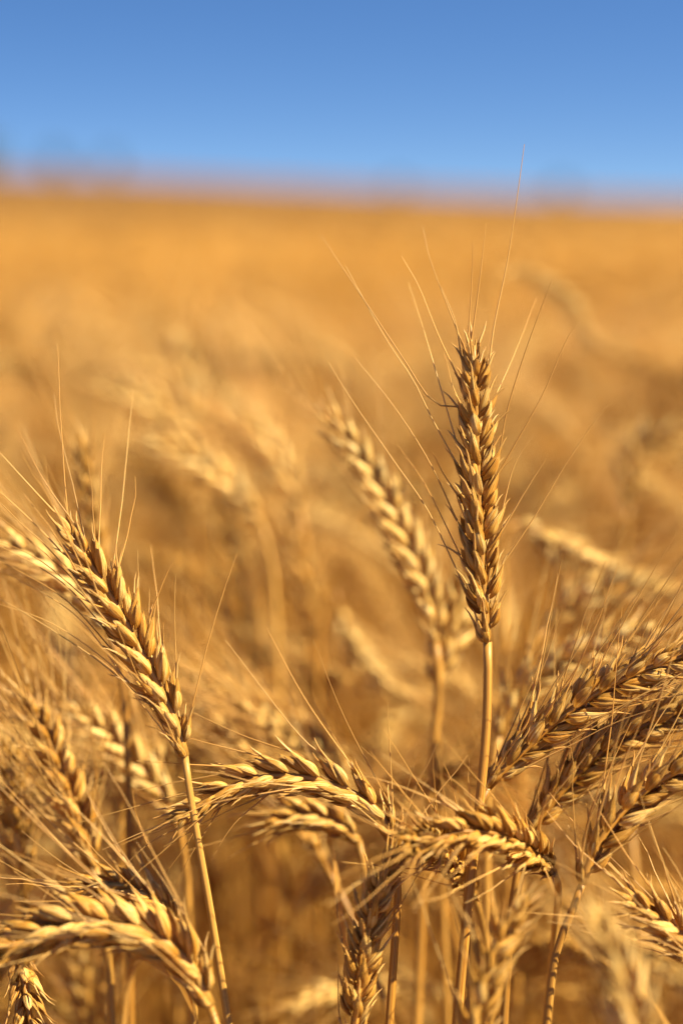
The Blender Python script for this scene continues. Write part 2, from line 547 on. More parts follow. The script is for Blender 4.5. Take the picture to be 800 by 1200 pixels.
def build_plant(label, d, ear, stem, roll=0.0, size=1.0, level='spikelet', awns=(), rand_awns=0.4, awn_len=(0.03, 0.06), awn_bias=None,
                stem_r=0.0014, seed=0, dense=1.0, leaf=None, group=None, lean=None, beard_spread=0.10, droop=0.0, florets=3, single_awns=None, pale=False):
    """ear: photo points from the ear's base to its tip, each (px, py) or (px, py, depth); stem: photo points from the ear's base downwards"""
    g = np.random.default_rng(1000 + seed)
    E = np.array([P(q[0], q[1], q[2] if len(q) > 2 else d) for q in ear])
    S = [P(q[0], q[1], q[2] if len(q) > 2 else d) for q in stem]
    # carry the stem on from its last visible point down to the soil
    chain = [E[0]] + S
    last = chain[-1]
    dirv = unit(chain[-1] - chain[-2])
    if dirv[2] > -0.4:
        dirv = unit(dirv + np.array([0, 0, -1.1]))
    h = last[2]
    slope = np.array([dirv[0] / -dirv[2], dirv[1] / -dirv[2]])
    slope = np.clip(slope, -0.35, 0.35) if lean is None else np.array(lean)
    tail = []
    for dz in (0.02, 0.05, 0.10, 0.18, 0.30, 0.45):
        if dz < h - 0.1:
            q = (dz - 0.5 * dz * dz / h) * 0.9
            tail.append(np.array([last[0] + slope[0] * q, last[1] + slope[1] * q, h - dz]))
    foot = np.array([last[0] + slope[0] * h * 0.45, last[1] + slope[1] * h * 0.45, 0.0])
    curve = spline(chain + tail + [foot], 110)
    foot = curve[-1].copy(); foot[2] = -0.01
    curve[-1] = foot
    root = bpy.data.objects.new('wheat_plant', None)
    root.empty_display_size = 0.02
    col.objects.link(root)
    root.location = foot
    tag(root, label, 'wheat', group)
    n = len(curve)
    r = stem_r * np.interp(np.linspace(0, 1, n), [0, 0.08, 0.4, 1], [0.80, 0.92, 1.05, 1.25])
    for k in (0.36, 0.66, 0.88):         # joints of the straw
        r[int(k * n)] *= 1.35
    V, T, G = tube(curve - foot, r, 10, seed=g.random() * 9)
    link('stem', make_mesh('stem', V, T, G, M_STEM), root)
    # ear
    fine = spline(E, 40)
    t0 = unit(fine[1] - fine[0])
    side0 = np.cross(t0, toward_camera(fine[20]))
    pts, spk, tips = ear_layout(fine, side0, roll, g, size=size * 1.02, dense=dense, florets=florets)
    V, T, G = tube(pts - foot, np.linspace(0.0013, 0.0006, len(pts)) * size, 6, seed=g.random() * 9)
    ear_o = link('ear', make_mesh('ear', V, T, G, M_STEM), root)
    lod = 'hi' if level == 'husk' or d < 0.56 else 'mid'
    if level == 'husk':
        for lst in spk:
            for kind, var, m in lst:
                m = m.copy(); m[:3, 3] -= foot
                link('husk' if kind == 'lemma' else 'glume', husk_mesh(lod, kind, var), ear_o, m)
    else:
        for lst in spk:
            geo = Geo()
            add_husks(geo, lst, lod, g, foot)
            link('spikelet', geo.mesh('spikelet', M_PALE if pale else M_HUSK), ear_o)
    # beard
    lines = []
    used = set()
    for a in awns:
        q = np.array([P(x[0], x[1], (x[2] if len(x) > 2 else d)) for x in a])
        k = min(range(len(tips)), key=lambda i: np.linalg.norm(tips[i][0] - q[0]) + (0.006 if i in used else 0))
        used.add(k)
        q[0] = tips[k][0] - tips[k][1] * 0.0015
        if len(q) > 2 and np.linalg.norm(q[1] - q[0]) < 0.006:
            q = np.delete(q, 1, 0)
        lines.append(spline(q, 14) if len(q) > 2 else spline([q[0], (q[0] + q[1]) / 2 + g.normal(0, 0.0006, 3), q[1]], 12))
    for i, tp in enumerate(tips):
        if i in used or g.random() > rand_awns * (1.0 if tp[4] else 0.4):
            continue
        if awn_bias is not None:
            tp = (tp[0], unit(tp[1] + np.asarray(awn_bias)), *tp[2:])
        lines.append(random_awn(tp, g, *awn_len, spread=beard_spread, droop=droop))
    stubs = Geo()
    for i, tp in enumerate(tips):
        ln = g.uniform(0.002, 0.006)
        dd = unit(tp[1] + g.normal(0, 0.16, 3))
        q = np.stack([tp[0] - tp[1] * 0.0016, tp[0] + dd * ln * 0.5, tp[0] + dd * ln + tp[2] * ln * 0.15])
        stubs.add(*tube(q - foot, [0.00042, 0.00026, 0.00007], 4, seed=g.random() * 9, cap=False))
    st_o = link('husk_point', stubs.mesh('husk_point', M_AWN), ear_o)
    st_o['kind'] = 'stuff'
    if single_awns is None:
        single_awns = level == 'husk'
    bg_ = Geo()
    for q in lines:
        rr = awn_radius(len(q), 0.00027, 0.00008)
        V, T, G = tube(q - foot, rr, 4, seed=g.random() * 9, cap=False)
        if single_awns:
            link('awn', make_mesh('awn', V, T, G, M_AWN), ear_o)
        else:
            bg_.add(V, T, G)
    if not single_awns and bg_.n:
        b = link('beard', bg_.mesh('beard', M_AWN), ear_o)
    for lf in (leaf or ()):
        q = np.array([P(x[0], x[1], x[2] if len(x) > 2 else d) for x in lf[0]])
        k = np.argmin(np.linalg.norm(curve - q[0], axis=1))
        q[0] = curve[k]
        V, T, G = leaf_geo(q - foot, lf[1], g, twist=lf[2], seed=g.random() * 9)
        link('leaf', make_mesh('leaf', V, T, G, M_LEAF), root)
    return root


D0 = 0.50
# the tall sharp plant
build_plant('tall sharp upright wheat ear with spread awns reaching above the horizon', D0,
            ear=[(571, 752), (567, 700), (562, 620), (559, 540), (557, 470), (555, 405)],
            stem=[(571, 800), (569, 860), (561, 945), (546, 1080), (535, 1200)], roll=R(38), size=1.02, level='husk', seed=1, florets=4, dense=1.0,
            rand_awns=0.05, awn_len=(0.006, 0.02), stem_r=0.0016,
            awns=[[(574, 409), (579, 379), (594, 307), (605, 235), (614, 169)], [(556, 386), (562, 326), (569, 262)], [(553, 390), (552, 337), (554, 281)],
                  [(534, 410), (517, 337)], [(527, 440), (512, 390), (491, 337), (470, 300)], [(521, 420, .506), (506, 311, .515), (495, 266, .52)],
                  [(527, 482), (506, 470), (472, 420), (440, 372), (376, 276)], [(529, 527), (506, 491), (484, 446), (450, 394), (405, 312)],
                  [(531, 574), (506, 529)], [(532, 615), (502, 540), (461, 476), (416, 420)], [(536, 671), (502, 600), (461, 540), (412, 469), (385, 425)],
                  [(529, 622, .505), (499, 570, .515), (466, 522, .52)], [(579, 525), (594, 480), (615, 412), (645, 330)],
                  [(590, 535), (634, 465), (660, 405), (684, 362)], [(592, 580), (603, 543), (625, 510)], [(595, 613), (617, 573), (640, 537)],
                  [(593, 663), (623, 610), (655, 556), (690, 502), (719, 465)], [(583, 470), (600, 420, .51), (628, 350, .53)], [(530, 500), (500, 400, .51), (478, 330, .53)]])
# the sharp plant on the left
build_plant('sharp wheat ear leaning left on a thin straight stem at the left', 0.497,
            ear=[(217, 886), (205, 845), (178, 790), (143, 722), (108, 664), (76, 618)],
            stem=[(222, 925), (233, 990), (248, 1075), (268, 1200)], roll=R(25), size=1.03, level='husk', seed=2, florets=4,
            rand_awns=0.55, awn_len=(0.018, 0.055), awn_bias=(0.10, 0.05, 0.28), stem_r=0.00125, dense=1.0,
            awns=[[(124, 728), (70, 680), (0, 640), (-60, 610)], [(165, 822), (124, 781), (75, 747), (0, 702), (-60, 680)], [(170, 826), (122, 772), (60, 730), (0, 708)],
                  [(110, 700), (55, 650), (0, 606), (-50, 575)], [(100, 690), (40, 652), (-30, 625)], [(135, 760), (80, 705), (20, 668), (-40, 640)],
                  [(78, 618), (50, 560), (20, 500)], [(72, 615), (38, 572), (0, 530)], [(150, 790), (90, 722), (10, 672)]])
# arched ear over the middle bottom
build_plant('arched nodding wheat ear with bright plump husks, its tip behind the thin left stem', 0.503,
            ear=[(462, 988), (446, 955), (410, 928), (355, 911), (300, 912), (252, 932), (208, 962)],
            stem=[(466, 1040), (462, 1110), (456, 1200)], roll=R(20), size=0.98, florets=4, level='husk', seed=3, rand_awns=0.45, awn_len=(0.025, 0.045), awn_bias=(-0.1, 0, -0.1),
            awns=[[(412, 909), (358, 820), (312, 735)], [(439, 922), (403, 840), (367, 750)], [(385, 900), (345, 855), (264, 750)], [(310, 925), (275, 965), (247, 1008)],
                  [(230, 945), (180, 970), (120, 996)], [(225, 955), (180, 985), (142, 1018)], [(240, 960), (215, 995), (185, 1035)], [(255, 960), (225, 1000), (205, 1040)],
                  [(235, 930), (160, 945), (90, 965)], [(300, 900), (240, 870), (170, 850)], [(330, 895), (280, 860), (205, 825)]])
# three ears fanning to the right
build_plant('sharp wheat ear slanting right from behind the tall stem', 0.507,
            ear=[(572, 922), (612, 880), (668, 832), (730, 795), (790, 772), (850, 757)],
            stem=[(556, 960), (548, 1030), (545, 1200)], roll=R(25), size=1.04, level='husk', seed=4, rand_awns=1.0, awn_len=(0.03, 0.055), awn_bias=(0.25, 0.05, 0.35), florets=4)
build_plant('wheat ear slanting right, between two other slanting ears at the lower right', 0.520,
            ear=[(620, 975), (655, 930), (705, 880), (765, 845), (840, 822)],
            stem=[(608, 1010), (598, 1080), (590, 1200)], roll=R(25), size=1.08, level='spikelet', seed=5, rand_awns=1.0, awn_len=(0.03, 0.055), awn_bias=(0.3, 0, 0.4), florets=4, single_awns=True)
build_plant('dark wheat ear on a bent stem, lowest of the ears slanting off the right edge', 0.492,
            ear=[(682, 1035), (702, 985), (745, 935), (800, 900), (850, 880)],
            stem=[(668, 1072), (650, 1120), (640, 1200)], roll=R(25), size=1.10, level='spikelet', seed=6, rand_awns=1.0, awn_len=(0.03, 0.055), awn_bias=(0.3, 0, 0.3), single_awns=True)
build_plant('blurred pale wheat ear curving right behind the slanting lower right ears', 0.575,
            ear=[(585, 862), (605, 818), (645, 782), (700, 755), (765, 738)],
            stem=[(574, 910), (570, 1000), (572, 1150)], roll=R(30), size=1.1, level='spikelet', seed=7, pale=True, rand_awns=0.8, awn_len=(0.03, 0.055), awn_bias=(0.15, 0, 0.5))
# ear across the tall stem
build_plant('short wheat ear lying across the front of the tall stem near the bottom', 0.482,
            ear=[(648, 1022, .505), (622, 998, .492), (582, 978, .482), (538, 975, .475), (498, 990, .47)],
            stem=[(654, 1045, .515), (650, 1090, .53), (640, 1200, .545)], roll=R(40), size=1.0, level='spikelet', seed=8, rand_awns=0.5, awn_len=(0.02, 0.04), awn_bias=(0, 0, -0.2), single_awns=True, florets=4)
build_plant('upright wheat ear with a dark groove at the bottom edge, right of the middle', 0.492,
            ear=[(414, 1225), (420, 1165), (430, 1100), (445, 1040), (472, 985)],
            stem=[(411, 1260), (408, 1330)], roll=R(50), size=0.92, level='spikelet', seed=9, rand_awns=0.35, awn_len=(0.02, 0.04), awn_bias=(0.2, 0, 0.2), single_awns=True, florets=4)
build_plant('blurred dark wheat ear at the bottom edge just right of the tall stem', 0.455,
            ear=[(548, 1250), (560, 1180), (580, 1110), (612, 1050)],
            stem=[(544, 1300), (542, 1360)], roll=R(40), size=0.95, level='spikelet', seed=10, rand_awns=0.4, awn_len=(0.02, 0.04))
build_plant('very blurred near wheat ear at the bottom right corner', 0.405,
            ear=[(752, 1260), (738, 1190), (718, 1125), (692, 1072)],
            stem=[(758, 1310), (762, 1380)], roll=R(40), size=1.0, level='spikelet', seed=11, pale=True, rand_awns=0.15, awn_len=(0.01, 0.03))
build_plant('nodding wheat ear entering from the right edge near the bottom', 0.485,
            ear=[(850, 1150), (812, 1108), (775, 1078), (732, 1052)],
            stem=[(870, 1190), (878, 1260)], roll=R(30), size=0.95, level='spikelet', seed=12, rand_awns=0.7, awn_len=(0.02, 0.045), awn_bias=(-0.3, 0, 0.2), single_awns=True)
build_plant('foreshortened wheat ear pointing at the viewer in the tangle left of the tall stem', 0.48,
            ear=[(556, 1050, .535), (532, 1008, .515), (506, 985, .49), (470, 990, .465)],
            stem=[(566, 1090, .545), (572, 1150, .555), (574, 1220, .56)], roll=R(60), size=1.0, level='spikelet', seed=35, rand_awns=0.6, awn_len=(0.02, 0.045), awn_bias=(-0.2, 0, 0.1), single_awns=True, florets=4)
# bottom left
build_plant('large nodding wheat ear arching over the bottom left corner', 0.472,
            ear=[(246, 1178), (222, 1130), (175, 1095), (115, 1082), (55, 1092), (0, 1125), (-35, 1165)],
            stem=[(256, 1210), (264, 1290)], roll=R(22), size=1.20, florets=4, level='spikelet', seed=13, rand_awns=0.8, awn_len=(0.035, 0.06), awn_bias=(-0.5, 0, 0.15), single_awns=True,
            awns=[[(150, 1075), (70, 1020), (-20, 985)], [(180, 1085), (100, 1040), (0, 1000)], [(120, 1078), (60, 1040), (-20, 1022)]])
build_plant('small shaded wheat ear just above the large nodding bottom left ear', 0.520,
            ear=[(212, 1085), (180, 1055), (135, 1035), (88, 1042)],
            stem=[(224, 1120), (228, 1200)], roll=R(25), size=0.95, level='spikelet', seed=14, rand_awns=0.4, awn_len=(0.02, 0.04), awn_bias=(-0.2, 0, 0.1), single_awns=True,
            leaf=[([(228, 1200), (205, 1150), (165, 1125, .54), (150, 1180, .55), (146, 1260, .55)], 0.007, 1.0)])
build_plant('dark wheat ear hanging at the very bottom left under the large nodding ear', 0.505,
            ear=[(20, 1110, .515), (30, 1160, .508), (38, 1215, .505), (40, 1270, .505)],
            stem=[(2, 1085, .52), (-25, 1110, .52), (-40, 1220, .52)], roll=R(30), size=0.9, level='spikelet', seed=15, rand_awns=0.3, awn_len=(0.02, 0.03))
build_plant('slightly blurred yellowish wheat ear leaning left near the left edge', 0.545,
            ear=[(112, 1015), (92, 960), (66, 890), (30, 806)],
            stem=[(120, 1060), (128, 1130), (132, 1200)], roll=R(30), size=1.0, level='spikelet', seed=16, rand_awns=1.0, awn_len=(0.04, 0.065), awn_bias=(-0.1, 0, 0.3))
build_plant('bright blurred wheat ear right of the slightly blurred yellowish left ear', 0.575,
            ear=[(205, 955), (175, 915), (135, 868), (82, 830)],
            stem=[(216, 1000), (222, 1080), (226, 1200)], roll=R(20), size=1.12, level='spikelet', seed=17, pale=True, rand_awns=1.0, awn_len=(0.04, 0.07), awn_bias=(-0.3, 0, 0.3))
build_plant('blurred bright wheat ear pointing off the left edge behind the sharp left ear', 0.560,
            ear=[(125, 735), (95, 692), (45, 655), (-15, 628)],
            stem=[(142, 790), (150, 900), (152, 1100)], roll=R(20), size=1.05, level='spikelet', seed=18, pale=True, rand_awns=1.0, awn_len=(0.04, 0.07), awn_bias=(-0.4, 0, 0.1))
build_plant('thin dark upright wheat ear rising above the tip of the sharp left ear', 0.610,
            ear=[(125, 690), (114, 640), (104, 575), (94, 515)],
            stem=[(133, 750), (140, 850), (145, 1050)], roll=R(80), size=0.92, level='spikelet', seed=19, rand_awns=0.4, awn_len=(0.02, 0.04), awn_bias=(0, 0, 0.4))
build_plant('blurred yellow green tinged wheat ear low at the left edge', 0.560,
            ear=[(30, 1060), (24, 1000), (16, 930), (8, 870)],
            stem=[(34, 1120), (36, 1200)], roll=R(40), size=0.95, level='spikelet', seed=20, rand_awns=0.5, awn_len=(0.03, 0.05))
# blurred ears behind
build_plant('blurred wheat ear leaning left in the middle, left of the tall sharp ear', 0.590,
            ear=[(510, 752), (502, 705), (478, 640), (440, 565), (388, 482)],
            stem=[(514, 800), (508, 880), (497, 1000), (490, 1160)], roll=R(25), size=1.12, level='spikelet', seed=21, pale=True, rand_awns=0.55, awn_len=(0.03, 0.06), awn_bias=(0.1, 0, 0.3), stem_r=0.0016)
build_plant('blurred pale wheat ear below the blurred ear in the middle, hanging rightward', 0.70,
            ear=[(398, 715), (412, 752), (442, 792), (480, 822)],
            stem=[(390, 690), (376, 720), (372, 830), (374, 1000)], roll=R(25), size=1.0, level='spikelet', seed=22, pale=True, rand_awns=0.4, awn_len=(0.03, 0.05))
build_plant('bright blurred wheat ear peeping from behind the base of the tall sharp ear', 0.60,
            ear=[(512, 800), (522, 760), (536, 715), (552, 660)],
            stem=[(510, 850), (514, 960), (520, 1100)], roll=R(50), size=1.25, level='spikelet', seed=23, pale=True, rand_awns=0.4, awn_len=(0.03, 0.05), awn_bias=(0.3, 0, 0.3))
build_plant('blurred bright wheat ear drooping in the left middle, above the sharp left ear', 0.70,
            ear=[(305, 610), (270, 570), (225, 538), (170, 512)],
            stem=[(318, 660), (325, 750), (328, 900)], roll=R(20), size=1.1, level='spikelet', seed=24, pale=True, rand_awns=0.6, awn_len=(0.04, 0.06), awn_bias=(-0.4, 0, 0.2))
build_plant('blurred upright wheat ear with a dark left side, right of the sharp left ear', 0.73,
            ear=[(290, 770), (280, 710), (268, 650), (258, 590)],
            stem=[(296, 830), (300, 930), (304, 1100)], roll=R(35), size=1.0, level='spikelet', seed=25, rand_awns=0.4, awn_len=(0.03, 0.05))
build_plant('very blurred pale wheat ear lying leftward high in the left middle', 0.78,
            ear=[(225, 505), (195, 488), (160, 468), (118, 450)],
            stem=[(240, 545), (248, 620), (250, 760)], roll=R(20), size=1.1, level='spikelet', seed=26, pale=True, rand_awns=0.5, awn_len=(0.04, 0.06), awn_bias=(-0.4, 0, 0.2))
build_plant('very blurred pale wheat ear drooping at the right edge above the middle', 0.74,
            ear=[(735, 590), (740, 545), (765, 515), (815, 505)],
            stem=[(732, 640), (732, 720), (735, 860)], roll=R(20), size=1.2, level='spikelet', seed=27, pale=True, rand_awns=0.5, awn_len=(0.04, 0.06))
build_plant('blurred wheat ear slanting down rightward to the right edge, beside the tall ear', 0.66,
            ear=[(610, 612), (655, 642), (710, 670), (785, 690)],
            stem=[(596, 612), (588, 650), (590, 740), (594, 900)], roll=R(20), size=1.15, level='spikelet', seed=28, pale=True, rand_awns=0.5, awn_len=(0.04, 0.06))
build_plant('very blurred small wheat ear between the dark sided ear and the middle ear', 0.72,
            ear=[(372, 745), (366, 705), (354, 660), (340, 615)],
            stem=[(378, 800), (384, 900), (388, 1050)], roll=R(40), size=0.95, level='spikelet', seed=29, rand_awns=0.4, awn_len=(0.03, 0.05))
build_plant('very blurred arched wheat ear curving over at the upper right', 0.86,
            ear=[(600, 318), (640, 332), (672, 362), (692, 405)],
            stem=[(575, 330), (562, 370), (560, 450), (562, 560)], roll=R(20), size=0.8, level='spikelet', seed=30, pale=True, rand_awns=0.3, awn_len=(0.03, 0.05))
build_plant('small blurred wheat ear right below the arched nodding ear', 0.545,
            ear=[(420, 985), (395, 965), (362, 955), (325, 962)],
            stem=[(428, 1030), (426, 1110), (422, 1200)], roll=R(20), size=0.95, level='spikelet', seed=31, rand_awns=0.3, awn_len=(0.02, 0.04),
            leaf=[([(422, 1170), (400, 1100), (394, 1040), (388, 985)], 0.006, 0.5)])

build_plant('very blurred pale upright wheat ear high at left, right of the lying pale ear', 0.80,
            ear=[(226, 500), (224, 465), (218, 430), (206, 392)],
            stem=[(227, 550), (228, 640), (230, 760)], roll=R(30), size=1.05, level='spikelet', seed=32, pale=True, rand_awns=0.7, awn_len=(0.04, 0.06))
build_plant('blurred pale wheat ear lying across the mid right, just above the curving pale ear', 0.64,
            ear=[(640, 735), (672, 705), (722, 690), (790, 698)],
            stem=[(622, 770), (612, 830), (610, 940)], roll=R(25), size=1.1, level='spikelet', seed=33, pale=True, rand_awns=0.9, awn_len=(0.04, 0.06), awn_bias=(0.1, 0, 0.4))
build_plant('blurred pale wheat ear with a long beard left of the blurred middle ear', 0.72,
            ear=[(352, 600), (338, 560), (315, 520), (285, 485)],
            stem=[(358, 650), (362, 740), (364, 860)], roll=R(25), size=1.0, level='spikelet', seed=34, pale=True, rand_awns=1.0, awn_len=(0.05, 0.07), awn_bias=(-0.2, 0, 0.2))

# ------------------------------------------------------------------ kinds of plant that repeat through the field
def proto_curve(g, H, nod, lean, ear_len):
    """stem and ear of one plant growing at the origin, bending over in the x-z plane"""
    n = 40
    hs = H
    z = np.linspace(0, hs, n)
    u = z / hs
    x = lean * u ** 1.8
    stem = np.stack([x, 0.01 * np.sin(u * 5 + g.random() * 6), z], 1)
    ang = math.atan2(stem[-1][0] - stem[-2][0], stem[-1][2] - stem[-2][2])
    p = stem[-1].copy()
    neck, ear = [], []
    a = ang
    m = 12
    for i in range(m):                  # the neck bends first
        a += nod * 0.55 / m
        p = p + np.array([math.sin(a), 0, math.cos(a)]) * 0.09 / m
        neck.append(p.copy())
    ear.append(p.copy())
    for i in range(16):
        a += nod * 0.45 / 16
        p = p + np.array([math.sin(a), 0.03 * math.sin(i), math.cos(a)]) * ear_len / 16
        ear.append(p.copy())
    return np.vstack([stem, neck]), np.array(ear)


def proto_plant(seed, lod):
    g = np.random.default_rng(500 + seed)
    nod = [0.25, 0.5, 0.8, 1.1, 1.5, 1.9, 2.3, 0.4, 0.9, 1.3][seed % 10] * (1 + g.normal(0, 0.05))
    stem, ear = proto_curve(g, 0.735 + g.uniform(-0.02, 0.02), nod, g.uniform(0.01, 0.09), g.uniform(0.072, 0.098))
    top = max(stem[:, 2].max(), ear[:, 2].max())
    k = 0.885 / top                      # every kind reaches the same canopy height before its own scale
    stem, ear = stem * k, ear * k
    out = {'nod': nod, 'mid': ear[len(ear) // 2]}
    side = np.array([0, 1.0, 0]) if abs(nod) > 0 else np.array([1.0, 0, 0])
    roll = g.uniform(0, math.pi)
    if lod == 'mid':
        n = len(stem)
        out['stem'] = tube(stem, 0.0015 * np.linspace(1.3, 0.8, n), 6, seed=g.random() * 9)
        pts, spk, tips = ear_layout(ear, side, roll, g, size=g.uniform(0.98, 1.15))
        geo = Geo()
        geo.add(*tube(pts, np.linspace(0.0013, 0.0006, len(pts)), 4, seed=1.0))
        for lst in spk:
            add_husks(geo, lst, 'mid', g, np.zeros(3))
        out['ear'] = geo.arrays()
        b = Geo()
        for tp in tips:
            if g.random() < 0.8:
                q = random_awn(tp, g, 0.04, 0.07, droop=0.05, nseg=5)
                b.add(*tube(q, awn_radius(5, 0.0003, 0.0001), 3, seed=g.random() * 9, cap=False))
        out['beard'] = b.arrays()
        z0 = g.uniform(0.45, 0.68)
        p0 = stem[np.argmin(abs(stem[:, 2] - z0))]
        an = g.uniform(0, 6.28)
        dx = np.array([math.cos(an), math.sin(an), 0])
        out['leaf'] = leaf_geo([p0, p0 + dx * 0.03 + np.array([0, 0, 0.05]), p0 + dx * 0.08 + np.array([0, 0, 0.03]), p0 + dx * 0.11 - np.array([0, 0, 0.06])], 0.007, g, twist=g.uniform(0.5, 3), seed=3.0)
        return out
    # lighter plants for the mass of the field: one body
    geo = Geo()
    if lod == 'near':
        geo.add(*tube(np.vstack([spline(stem, 9), ear[[4, 8, 12, 16]]]), 0.0016 * np.r_[np.linspace(1.3, 0.9, 9), 0.9, 0.8, 0.7, 0.4], 3, seed=g.random() * 9, cap=False))
        n = 15
        pts, spk, tips = ear_layout(ear, side, roll, g, rows=n, size=1.25, florets=3)
        for lst in spk:
            m = [x for x in lst if x[0] == 'lemma'][-1][2].copy(); m[:3, 3] -= m[:3, 2] * 0.25
            m[:3, 1] *= 1.75; m[:3, 0] *= 1.5; m[:3, 2] *= 1.15
            add_husks(geo, [('lemma', 0, m)], 'low', g, np.zeros(3))
        for tp in tips:
            if g.random() < 0.36:
                q = random_awn(tp, g, 0.035, 0.065, droop=0.05, nseg=3)
                geo.add(*tube(q, awn_radius(3, 0.00034, 0.0001), 2, seed=g.random() * 9, cap=False))
        for li in (20, 13):
            p0 = stem[li]; an = g.uniform(0, 6.28); dx = np.array([math.cos(an), math.sin(an), 0])
            V, T, G = leaf_geo([p0, p0 + dx * 0.04 + np.array([0, 0, 0.06]), p0 + dx * 0.12 - np.array([0, 0, 0.03])], 0.008, g, twist=2, seed=3.0, n=6)
            geo.add(V, T, G)
    elif lod == 'far':
        s2 = spline(stem[14:], 4)
        geo.add(*tube(s2, 0.0019, 3, seed=g.random() * 9, cap=False))
        e2 = spline(ear, 8)
        rr = np.array([0.003, 0.0065, 0.0042, 0.0068, 0.0042, 0.0062, 0.004, 0.002])
        geo.add(*tube(e2, rr, 4, seed=g.random() * 9, cap=False))
        t = unit(e2[-1] - e2[-3])
        for i in range(5):
            p = e2[g.integers(1, 8)]
            q = np.stack([p, p + unit(t + g.normal(0, 0.3, 3)) * g.uniform(0.05, 0.09)])
            geo.add(*tube(q, [0.0006, 0.0002], 2, seed=g.random() * 9, cap=False))
    else:
        e2 = spline(np.vstack([stem[30:33], ear]), 5)
        geo.add(*tube(e2, np.array([0.002, 0.004, 0.0065, 0.006, 0.002]), 3, seed=g.random() * 9, cap=False))
        p = e2[3]; t = unit(e2[-1] - e2[-2])
        for i in range(3):
            q = np.stack([p, p + unit(t + g.normal(0, 0.35, 3)) * 0.09])
            geo.add(*tube(q, [0.0015, 0.0004], 2, seed=g.random() * 9, cap=False))
    out['geo'] = geo.arrays()
    return out


# individuals: the plants that crowd behind the sharp ones
N_KIND = 10
kinds = []
for s in range(N_KIND):
    pr = proto_plant(s, 'mid')
    kinds.append({'nod': pr['nod'], 'mid': pr['mid'],
                  'stem': make_mesh('stem', *pr['stem'], M_STEM), 'ear': make_mesh('ear', *pr['ear'], M_PALE if s % 3 else M_HUSK),
                  'beard': make_mesh('beard', *pr['beard'], M_AWN), 'leaf': make_mesh('leaf', *pr['leaf'], M_LEAF)})


def place_individual(k, pos, rz, sc, label, group, with_leaf):
    root = bpy.data.objects.new('wheat_plant', None)
    root.empty_display_size = 0.02
    col.objects.link(root)
    root.location = pos
    root.rotation_euler = (0, 0, rz)
    root.scale = (sc, sc, sc)
    tag(root, label, 'wheat', group)
    link('stem', kinds[k]['stem'], root)
    e = link('ear', kinds[k]['ear'], root)
    link('beard', kinds[k]['beard'], e)
    for j in range(with_leaf):
        lo = link('leaf', kinds[k]['leaf'], root)
        lo.rotation_euler = (0, 0, 2.3 * j)
        lo.scale = (1, 1, 1 - 0.25 * j)


g = np.random.default_rng(77)
N_IND = 262
taken = []
for i in range(N_IND):
    q = (i + 0.5) / N_IND
    short = q < 0.20                     # shorter shoots low among the sharp stems
    d = 0.57 + 0.20 * q / 0.20 if short else 0.72 + 1.05 * ((q - 0.20) / 0.80) ** 0.75
    for _ in range(30):
        x = g.uniform(-0.235, 0.235) * d
        if all((x - u) ** 2 + (d - w) ** 2 > 0.028 ** 2 for u, w in taken[-60:]):
            break
    taken.append((x, d))
    k = int(g.integers(0, N_KIND))
    rz = g.uniform(0, 2 * math.pi) if g.random() < 0.5 else g.normal(math.pi, 0.8)
    sc = (g.uniform(0.90, 0.94) if -0.075 < x / d < 0.0 else g.uniform(0.80, 0.92)) if short else (g.uniform(0.93, 1.04) if d > 0.85 else g.uniform(0.86, 0.985))
    m = kinds[k]['mid'] * sc
    px = x - (m[0] * math.cos(rz) - m[1] * math.sin(rz))
    py = d - (m[0] * math.sin(rz) + m[1] * math.cos(rz))
    pose = 'upright' if kinds[k]['nod'] < 0.7 else ('leaning' if kinds[k]['nod'] < 1.25 else 'nodding')
    zone = 'left' if x / d < -0.075 else ('right' if x / d > 0.075 else 'middle')
    if short:
        lab = f'short {pose} wheat plant low among the stems at the bottom, {zone} third'
        grp = 'short wheat plants low among the stems'
    elif d < 1.0:
        lab = f'blurred {pose} wheat plant crowded just behind the sharp ears, {zone} third'
        grp = 'blurred wheat plants just behind the sharp ones'
    else:
        lab = f'strongly blurred {pose} wheat plant farther back in the field, {zone} third'
        grp = 'strongly blurred wheat plants farther back'
    place_individual(k, (px, max(py, 0.47), 0.0), rz, sc, lab, grp, int(g.integers(1, 4)))


